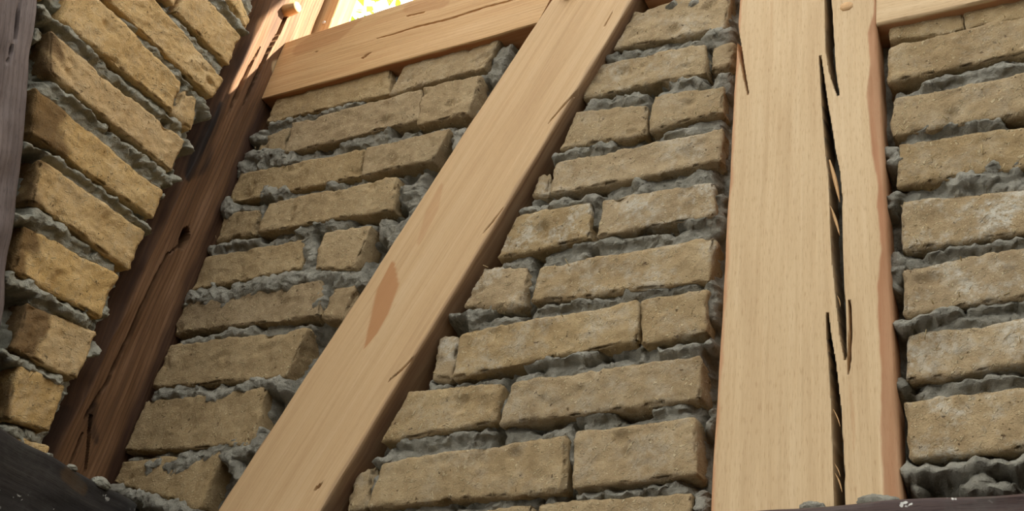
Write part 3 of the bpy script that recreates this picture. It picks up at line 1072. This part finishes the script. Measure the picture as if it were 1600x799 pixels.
post = timber('timber_post', BACK, pq, HT, 0.10, M_OAK, seed=11, res_a=0.0011, res_b=0.004, round_r=0.003, wane_shade=wane_post, profile=prof_post,
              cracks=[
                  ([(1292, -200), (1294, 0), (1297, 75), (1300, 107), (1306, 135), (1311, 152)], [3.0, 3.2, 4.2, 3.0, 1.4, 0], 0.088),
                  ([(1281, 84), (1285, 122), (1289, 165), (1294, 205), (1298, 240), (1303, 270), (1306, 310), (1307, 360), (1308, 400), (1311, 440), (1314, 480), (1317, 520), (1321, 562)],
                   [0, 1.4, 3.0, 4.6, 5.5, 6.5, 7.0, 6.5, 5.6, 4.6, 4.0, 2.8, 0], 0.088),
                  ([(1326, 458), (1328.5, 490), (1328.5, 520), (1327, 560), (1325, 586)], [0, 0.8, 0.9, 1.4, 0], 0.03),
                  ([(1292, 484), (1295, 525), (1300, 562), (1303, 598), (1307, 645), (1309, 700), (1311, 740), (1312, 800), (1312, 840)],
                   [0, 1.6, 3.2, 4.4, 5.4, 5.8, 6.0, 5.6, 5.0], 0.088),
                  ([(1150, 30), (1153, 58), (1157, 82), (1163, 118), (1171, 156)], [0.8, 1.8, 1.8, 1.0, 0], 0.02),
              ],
              stain_sun_marks=[([(1327, 600), (1333, 650), (1334, 700)], [1, 3, 1], 0.35), ([(1206, 5), (1205, 60)], [2, 1], 0.25)])
tag(post, 'wide pale oak post split lengthwise by a long open crack', 'post')


def splinter(p0, p1, w, h0=HT - 0.004, parent=None, mat=None):
    A, B = BACK.uv(*p0, h0), BACK.uv(*p1, h0)
    d = (B - A) / np.linalg.norm(B - A)
    n = np.array([-d[1], d[0]])
    V, F, UV = [], [], []
    ns = 10
    for i in range(ns + 1):
        t = i / ns
        c = A + (B - A) * t + n * 0.0008 * math.sin(t * 3.1)
        hw = w * (0.15 + math.sin(math.pi * min(1, t * 0.9 + 0.08)) * 0.85) / 2
        for sx, hh in ((-1, 0), (0, hw * 0.8), (1, 0), (0, -hw * 1.5)):
            p = c + n * hw * sx
            V.append(BACK.pos(p[0], p[1], h0 + hh))
            UV.append((hw * sx, t * np.linalg.norm(B - A)))
    for i in range(ns):
        for k in range(4):
            a, b = i * 4 + k, i * 4 + (k + 1) % 4
            F.append((a, a + 4, b + 4, b))
    F += [(0, 1, 2, 3), (ns * 4 + 3, ns * 4 + 2, ns * 4 + 1, ns * 4)]
    return mesh_obj('splinter', V, F, mat or M_PEG, parent, uv=np.array(UV))


for p0, p1, w in (((1296, 250), (1312, 316), 0.0045), ((1297, 322), (1312, 368), 0.0032), ((1308, 462), (1313, 480), 0.0012),
                  ((1302, 640), (1313, 668), 0.0012), ((1304, 725), (1313, 746), 0.0011), ((1305, 740), (1316, 770), 0.0016)):
    splinter(p0, p1, w, parent=post)
pc = BACK.uv(1321, 13, HT)
prism('peg', BACK, BACK.pos(pc[0], pc[1], HT - 0.03), (0.05, -1, 0.1), 0.0095, 0.0315, 8, M_RAIL, post, rot=0.3)

# --- slanted brace
BLs, BLe = (861, 0), (340, 799)
BRs, BRe = (988, 0), (500, 799)


def wane_brace(x, y, a, b, u, v):
    w = sstep(0.005, 0.001, x + 0.004 * n2(y, x * 0, 0.09, 21, 2)) * 0.7
    w2 = sstep(0.005, 0.001, (1 - a) * 0.105 + 0.003 * n2(y, x * 0, 0.08, 22, 2)) * 0.5
    return np.maximum(w, w2)


HB = 0.015
bq = BACK.uvs([line_at(BLs, BLe, 940), line_at(BRs, BRe, 940), line_at(BRs, BRe, -285), line_at(BLs, BLe, -462)], HB)
brace = timber('timber_brace', BACK, bq, HB, 0.085, M_BRACE, seed=23, res_a=0.0012, res_b=0.004, wane_shade=wane_brace, round_r=0.003,
               cracks=[([(921, 112), (905, 138), (880, 165), (850, 200)], [1.2, 1.0, 0.8, 0], 0.008),
                       ([(790, 318), (770, 345), (748, 372)], [0, 0.7, 0], 0.005),
                       ([(800, 325), (775, 362), (755, 385)], [0, 0.8, 0], 0.006),
                       ([(644, 560), (625, 580), (602, 600)], [0.8, 0.7, 0], 0.006),
                       ([(502, 758), (493, 765)], [1.2, 1.0], 0.006),
                       ([(962, 10), (945, 40)], [0, 0.6], 0.004)],
               stain_sun_marks=[([(613, 412), (606, 450), (594, 490), (582, 520), (570, 544)], [3, 16, 13, 8, 1], 0.9),
                       ([(690, 290), (675, 330), (655, 380)], [3, 9, 3], 0.35)])
tag(brace, 'planed oak brace slanting across the rear wall with a brown stain', 'beam')
pc = BACK.uv(886, -4, HB)
prism('peg', BACK, BACK.pos(pc[0], pc[1], HB - 0.02), (0.05, -1, 0.1), 0.0085, 0.034, 8, M_PEG, brace, rot=0.2)

# --- rails
rq = BACK.uvs([(430, 148.5), (465, 60), (905, -85), (840, 36.5)], HT)
rq[0][0] = rq[1][0] = XC + 0.001
rail = timber('timber_rail', BACK, [rq[1], rq[0], rq[3], rq[2]], HT, 0.10, M_RAIL, seed=31, res_a=0.0014, res_b=0.004, round_r=0.002,
              cracks=[([(582, 62), (610, 55), (650, 42), (700, 30), (760, 10), (800, 0)], [0, 0.6, 0.8, 0.8, 0.9, 0.6], 0.006),
                      ([(567, 90), (572, 86), (580, 81)], [1.2, 1.0, 0], 0.006), ([(636, 25), (662, 19)], [0.5, 0.6], 0.004)],
              holes=[((494, 81), 0.0012, 0.0012, 0, 0.004)],
              stain_sun_marks=[([(470, 75), (530, 45), (560, 30)], [10, 20, 6], 0.35), ([(640, 12), (690, 4)], [8, 10], 0.3)])
tag(rail, 'warm oak rail under the bright opening, left of the slanted brace', 'beam')

mq = BACK.uvs([(840, 36.5), (1150, -47), (1150, -170), (905, -85)], HT)
bx0 = BACK.uvs([line_at(BRs, BRe, 0), line_at(BRs, BRe, -120)], HT)
zb = BACK.uv(1010, 0, HT)[1]
z_rail_bot = (rq[0][1] + rq[3][1]) / 2
z_rail_top = (rq[1][1] + rq[2][1]) / 2
midq = [(bx0[1][0] - 0.02, z_rail_top), (bx0[0][0] + 0.012, z_rail_bot), (-0.312, z_rail_bot - 0.005), (-0.312, z_rail_top)]
rail2 = timber('timber_rail', BACK, midq, HT - 0.004, 0.095, M_RAIL, seed=37, res_a=0.003, res_b=0.006)
tag(rail2, 'short oak rail end above the bricks between brace and split post', 'beam')
r3 = BACK.uvs([(1369, -90), (1369, 39.5), (1700, -36), (1700, -170)], HT - 0.003)
for k_ in (2, 3):
    o_ = 1 if k_ == 2 else 0
    r3[k_] = r3[o_] + (r3[k_] - r3[o_]) * (0.62 - r3[o_][0]) / (r3[k_][0] - r3[o_][0])
rail3 = timber('timber_rail', BACK, r3, HT - 0.003, 0.095, M_OAK, seed=41, res_a=0.002, res_b=0.005)
tag(rail3, 'pale oak rail at the top right, beyond the split post', 'beam')

# --- upper plate and the boarding above the opening (unseen, added to keep the sun off the wall)
ZP = CAMZ + 1.83
added_beam = timber('shade_beam', BACK, [(XC - 0.05, ZP + 0.14), (XC - 0.05, ZP), (1.6, ZP), (1.6, ZP + 0.14)], HT, 0.12, M_RAIL, seed=43, res_a=0.01, res_b=0.02)
tag(added_beam, 'unseen oak beam added above the opening to block the sun', 'beam')

for i in range(5):  # unseen boards right of the opening, added to block the sun
    z0, z1 = CAMZ + 1.190 + i * 0.128, CAMZ + 1.190 + i * 0.128 + 0.126
    timber('shade_plank', BACK, [(-0.60, z1), (-0.60, z0), (2.6, z0), (2.6, z1)], -0.008, 0.03, M_RAIL, wall_back, seed=220 + i, res_a=0.02, res_b=0.03)
zt0, zt1 = ZP + 0.142, ZP + 1.25
for i in range(9):
    z0, z1 = zt0 + i * (zt1 - zt0) / 9, zt0 + (i + 1) * (zt1 - zt0) / 9 - 0.003
    bo = timber('shade_plank', BACK, [(XC - 0.05, z1), (XC - 0.05, z0), (2.6, z0), (2.6, z1)], 0.0, 0.03, M_RAIL, wall_back, seed=200 + i, res_a=0.02, res_b=0.03)

for lo, hi in (((XC - 0.16, 1.0, 0.0), (-0.62, 1.03, CAMZ + 1.2)), ((-0.62, 1.0, 0.0), (2.6, 1.03, CAMZ + 1.30)), ((0.60, YW + 0.004, 0.0), (2.6, 0.995, CAMZ + 1.29))):
    V = [(x, y, z) for z in (lo[2], hi[2]) for x, y in ((lo[0], lo[1]), (hi[0], lo[1]), (hi[0], hi[1]), (lo[0], hi[1]))]
    mesh_obj('shade_backing', V, [(3, 2, 1, 0), (4, 5, 6, 7), (0, 1, 5, 4), (1, 2, 6, 5), (2, 3, 7, 6), (3, 0, 4, 7)], M_CLAY, wall_back, smooth=False)  # unseen slabs added to stop sun leaking through the wall

# --- sill of the rear wall
sa, sb = BACK.uv(1190, 798, 0.045), BACK.uv(1487, 777, 0.045)
szf = lambda x: float(sa[1] + (sb[1] - sa[1]) * (x - sa[0]) / (sb[0] - sa[0]))
sill = timber('timber_sill', BACK, [(XC + 0.05, szf(XC + 0.05)), (XC + 0.05, szf(XC + 0.05) - 0.16), (0.62, szf(0.62) - 0.16), (0.62, szf(0.62))], 0.045, 0.14, M_SILLR, seed=47,
              res_a=0.003, res_b=0.005, dents=0.002, edge_wob=0.003)
tag(sill, 'dark plaster-flecked oak sill under the split post', 'beam')

# ================================================================== TIMBERS OF THE SIDE WALL
zc0, zc1 = CAMZ + 0.25, CAMZ + 1.72
YB, YF = 0.911, 0.700
YE = 0.787
_ce = POSTF.uvs([(427, 0), (385, 85), (330, 190), (285, 290), (235, 400), (190, 500), (145, 600), (85, 714)], 0.0)
_ce = _ce[np.argsort(_ce[:, 1])]


def prof_corner(x, y, a, b, u, v):
    e = np.interp(v, _ce[:, 1], _ce[:, 0]) + 0.004 * n2(y, x * 0, 0.07, 61, 2)
    return -1.15 * np.maximum(0, e - u) + 0.0025 * n2(x, y * 0.25, 0.03, 62, 2)


def wane_corner(x, y, a, b, u, v):
    w = sstep(0.020, 0.004, np.abs(0.8731 - u) + 0.006 * n2(y, x * 0, 0.05, 63, 2)) * sstep(CAMZ + 1.14, CAMZ + 1.08, v)
    e = np.interp(v, _ce[:, 1], _ce[:, 0])
    w2 = 0.8 * sstep(-0.006, 0.006, e - u + 0.005 * n2(x, y * 0.3, 0.02, 64, 2)) * sstep(CAMZ + 1.30, CAMZ + 1.1, v)
    return np.maximum(w, w2)


corner = timber('corner_post', POSTF, [(YF, zc0), (YB, zc0), (YB, zc1), (YF, zc1)], 0.0, 0.16, M_CORNER, seed=53, res_a=0.0014, res_b=0.004,
                profile=prof_corner, wane_shade=wane_corner, round_r=0.002,
                cracks=[([(446, 26), (436, 50), (420, 78), (405, 110), (390, 140), (378, 168)], [1.4, 1.3, 1.6, 1.4, 1.0, 0], 0.02),
                        ([(408, 72), (390, 105), (370, 150), (355, 180)], [0, 1.4, 2.0, 0], 0.015),
                        ([(262, 395), (240, 440), (222, 480), (205, 520), (185, 560), (168, 598), (150, 625), (135, 650)], [0.4, 1.6, 1.8, 2.2, 2.0, 1.6, 1.8, 2.0], 0.018),
                        ([(142, 650), (139, 690), (134, 735)], [1.8, 1.2, 0.6], 0.014), ([(128, 680), (112, 722)], [1.2, 1.0], 0.012),
                        ([(300, 345), (285, 380), (265, 395)], [0, 0.8, 0.5], 0.008)],
                holes=[((288, 373), 0.0095, 0.0185, 0.10, 0.035)],
                burns=[([(348, 165), (330, 205), (312, 250), (295, 280)], [6, 12, 14, 5], 0.95),
                       ([(356, 150), (345, 185)], [4, 6], 0.8),
                       ([(150, 635), (143, 660), (150, 690)], [6, 9, 5], 0.8), ([(110, 640), (70, 715)], [8, 10], 0.6)],
                stain_sun_marks=[([(447, 96), (436, 110)], [5, 11], 0.75)])  # pale mark paints a leak of sunlight into the wood colour
tag(corner, 'dark reddish-brown corner post with cracks, a knot hole and a sunlit top', 'post')
# the projecting peg in its sunlit face
pc = POSTF.uv(448, 20, 0.0)
prism('peg', POSTF, POSTF.pos(pc[0] - 0.004, pc[1], -0.01), (1, 0.02, 0.06), 0.0125, 0.040, 8, M_PEG, corner, rot=0.25)

# batten outside, behind the corner post
bt = Frame((0, YB + 0.012, 0), (1, 0, 0), (0, 0, 1), (0, -1, 0))
b0 = bt.uvs([(489, 47), (515, 40), (532, 0), (507, 0)], 0)
bx_l, bx_r = XC - 0.03, float(np.mean([b0[1][0], b0[2][0]]))
batten = timber('outer_batten', bt, [(bx_l, CAMZ + 0.9), (bx_r, CAMZ + 0.9), (bx_r, CAMZ + 1.9), (bx_l, CAMZ + 1.9)], 0.0, 0.04, M_RAIL, seed=59, res_a=0.003, res_b=0.008)
tag(batten, 'narrow orange batten with a screw head beside the sunlit post top', 'batten')
sc = bt.uv(507, 36, 0)
prism('screw_head', bt, bt.pos(sc[0], sc[1], -0.002), (0, -1, 0), 0.0042, 0.005, 12, M_STEEL, batten)

# weathered slanted beam at the left edge
ed = [(61, 0), (40, 200), (5, 520)]
e0 = LEFT.uv(*line_at((61, 0), (2, 540), -60), 0.014)
e1 = LEFT.uv(*line_at((61, 0), (2, 540), 760), 0.014)
dv = (e1 - e0) / np.linalg.norm(e1 - e0)
nv_ = np.array([dv[1], -dv[0]])
if nv_[0] > 0:
    nv_ = -nv_
wl = 0.15
e0 = e0 - dv * 0.25
old = timber('weathered_brace', LEFT, [e1 + nv_ * wl, e1, e0, e0 + nv_ * wl], 0.014, 0.11, M_OLD, seed=67, res_a=0.003, res_b=0.005, dents=0.004,
             edge_wob=0.005, round_r=0.006, cracks=[([(33, 0), (22, 60), (8, 110)], [0.8, 0.9, 0], 0.01)])
tag(old, 'grey weathered beam slanting down the left edge of the picture', 'beam')

# tarred sill of the side wall
t0, t1 = LEFT.uv(0, 667, 0.035), LEFT.uv(180, 769, 0.035)
zt = float((t0[1] + t1[1]) / 2)
sl = (t1[1] - t0[1]) / (t1[0] - t0[0])
fz = lambda yy: t0[1] + sl * (yy - t0[0])
sill2 = timber('side_sill', LEFT, [(0.1, fz(0.1)), (0.1, fz(0.1) - 0.18), (0.872, fz(0.872) - 0.18), (0.872, fz(0.872))], 0.035, 0.15, M_SILL, seed=71,
               res_a=0.003, res_b=0.004, dents=0.002, edge_wob=0.004,
               stain_sun_marks=[([(105, 742), (130, 765)], [10, 8], 0.6)])
tag(sill2, 'black tarred sill beam with white flecks at the lower left', 'beam')
for i, (px, py, rr, lab) in enumerate(((77, 712, 0.004, 'smallest pale mortar crumb on the black sill, nearest the left edge'),
                                       (112, 732, 0.006, 'flat pale mortar crumb on the black sill below the corner post'),
                                       (158, 757, 0.011, 'largest pale mortar lump on the black sill, at the corner'))):
    c = LEFT.uv(px, py, 0.030)
    o = lump('mortar_crumb', LEFT.pos(c[0], c[1], 0.030), (rr, rr * 1.3, rr * 0.75), M_MORTL, None, 80 + i)
    tag(o, lab, 'mortar', 'mortar crumbs on the black sill')

for i, (px, py, rr, lab) in enumerate(((1270, 789, 0.006, 'small mortar crumb at the foot of the split post, left of its crack'),
                                       (1374, 780, 0.009, 'wider mortar crumb at the foot of the split post, right of its crack'))):
    c = BACK.uv(px, py, 0.022)
    o = lump('mortar_crumb', BACK.pos(c[0], c[1] - rr * 0.4, 0.022), (rr * 1.9, rr, rr * 0.8), M_MORT, None, 90 + i)
    tag(o, lab, 'mortar', 'mortar crumbs on the rear sill')

# ================================================================== OUTSIDE AND GROUND
g = mesh_obj('floor', [(-4, -5, 0), (5, -5, 0), (5, 1.2, 0), (-4, 1.2, 0), (-4, -5, -0.1), (5, -5, -0.1), (5, 1.2, -0.1), (-4, 1.2, -0.1)],
             [(0, 1, 2, 3), (7, 6, 5, 4), (0, 4, 5, 1), (1, 5, 6, 2), (2, 6, 7, 3), (3, 7, 4, 0)], M_GROUND, smooth=False)
tag(g, 'pale packed earth floor', 'floor', kind='structure')

def slab(name, lo, hi, mat, label):
    x0, y0, z0 = lo
    x1, y1, z1 = hi
    V = [(x0, y0, z0), (x1, y0, z0), (x1, y1, z0), (x0, y1, z0), (x0, y0, z1), (x1, y0, z1), (x1, y1, z1), (x0, y1, z1)]
    o = mesh_obj(name, V, [(3, 2, 1, 0), (4, 5, 6, 7), (0, 1, 5, 4), (1, 2, 6, 5), (2, 3, 7, 6), (3, 0, 4, 7)], mat, smooth=False)
    return tag(o, label, 'wall', kind='structure')


slab('shade_wall_right', (2.6, -2.6, 0), (2.75, 1.03, 3.8), M_CLAY, 'unseen clay wall added on the right to shape the skylight')  # added out of view so the sky lights mostly from above
slab('shade_wall_front', (-1.3, -2.75, 0), (2.75, -2.6, 3.3), M_CLAY, 'unseen clay wall added behind the viewer to shape the skylight')  # unseen, added to hold back low light from behind
rs = np.random.RandomState(4)
rdir = R_RIGHT * (585 - 800) + R_DOWN * (-60 - 399.5) + R_FWD * FPX
rdir /= np.linalg.norm(rdir)
TC = CAM + rdir * 6.5
tree = holder('tree', (TC[0] - 0.3, TC[1] + 1.2, 0), 'sunlit yellow-green tree seen through the opening above the rail', 'tree')
V, F = [], []
for k in range(1100):
    p = rs.normal(0, 1, 3)
    p /= np.linalg.norm(p)
    c = np.array([TC[0] - 0.3, TC[1] + 1.2, TC[2] + 0.5]) + p * np.array([1.7, 1.2, 1.5]) * rs.uniform(0.3, 1) ** 0.5
    a = rs.normal(0, 1, 3)
    a /= np.linalg.norm(a)
    b = np.cross(a, rs.normal(0, 1, 3))
    b /= np.linalg.norm(b)
    nn = np.cross(a, b)
    L = rs.uniform(0.05, 0.09)
    i = len(V)
    V += [c - a * L, c + b * L * 0.45 + nn * L * 0.12, c + a * L, c - b * L * 0.45 + nn * L * 0.12]
    F += [(i, i + 1, i + 2), (i, i + 2, i + 3)]
fo = mesh_obj('foliage', V, F, M_LEAF, tree, smooth=False)
fo['kind'] = 'stuff'
V, F = [], []
ns = 14
tb = np.array([TC[0] - 0.3, TC[1] + 1.2, 0.0])
for i in range(9):
    t = i / 8
    for j in range(ns):
        an = 2 * math.pi * j / ns
        r = 0.16 * (1 - 0.6 * t) * (1 + 0.1 * math.sin(3 * an + i))
        V.append(tb + np.array([r * math.cos(an) + 0.08 * math.sin(3 * t), r * math.sin(an), t * (TC[2] + 0.4)]))
for i in range(8):
    for j in range(ns):
        a, b = i * ns + j, i * ns + (j + 1) % ns
        F.append((a, b, b + ns, a + ns))
mesh_obj('trunk', V, F, M_BARK, tree)
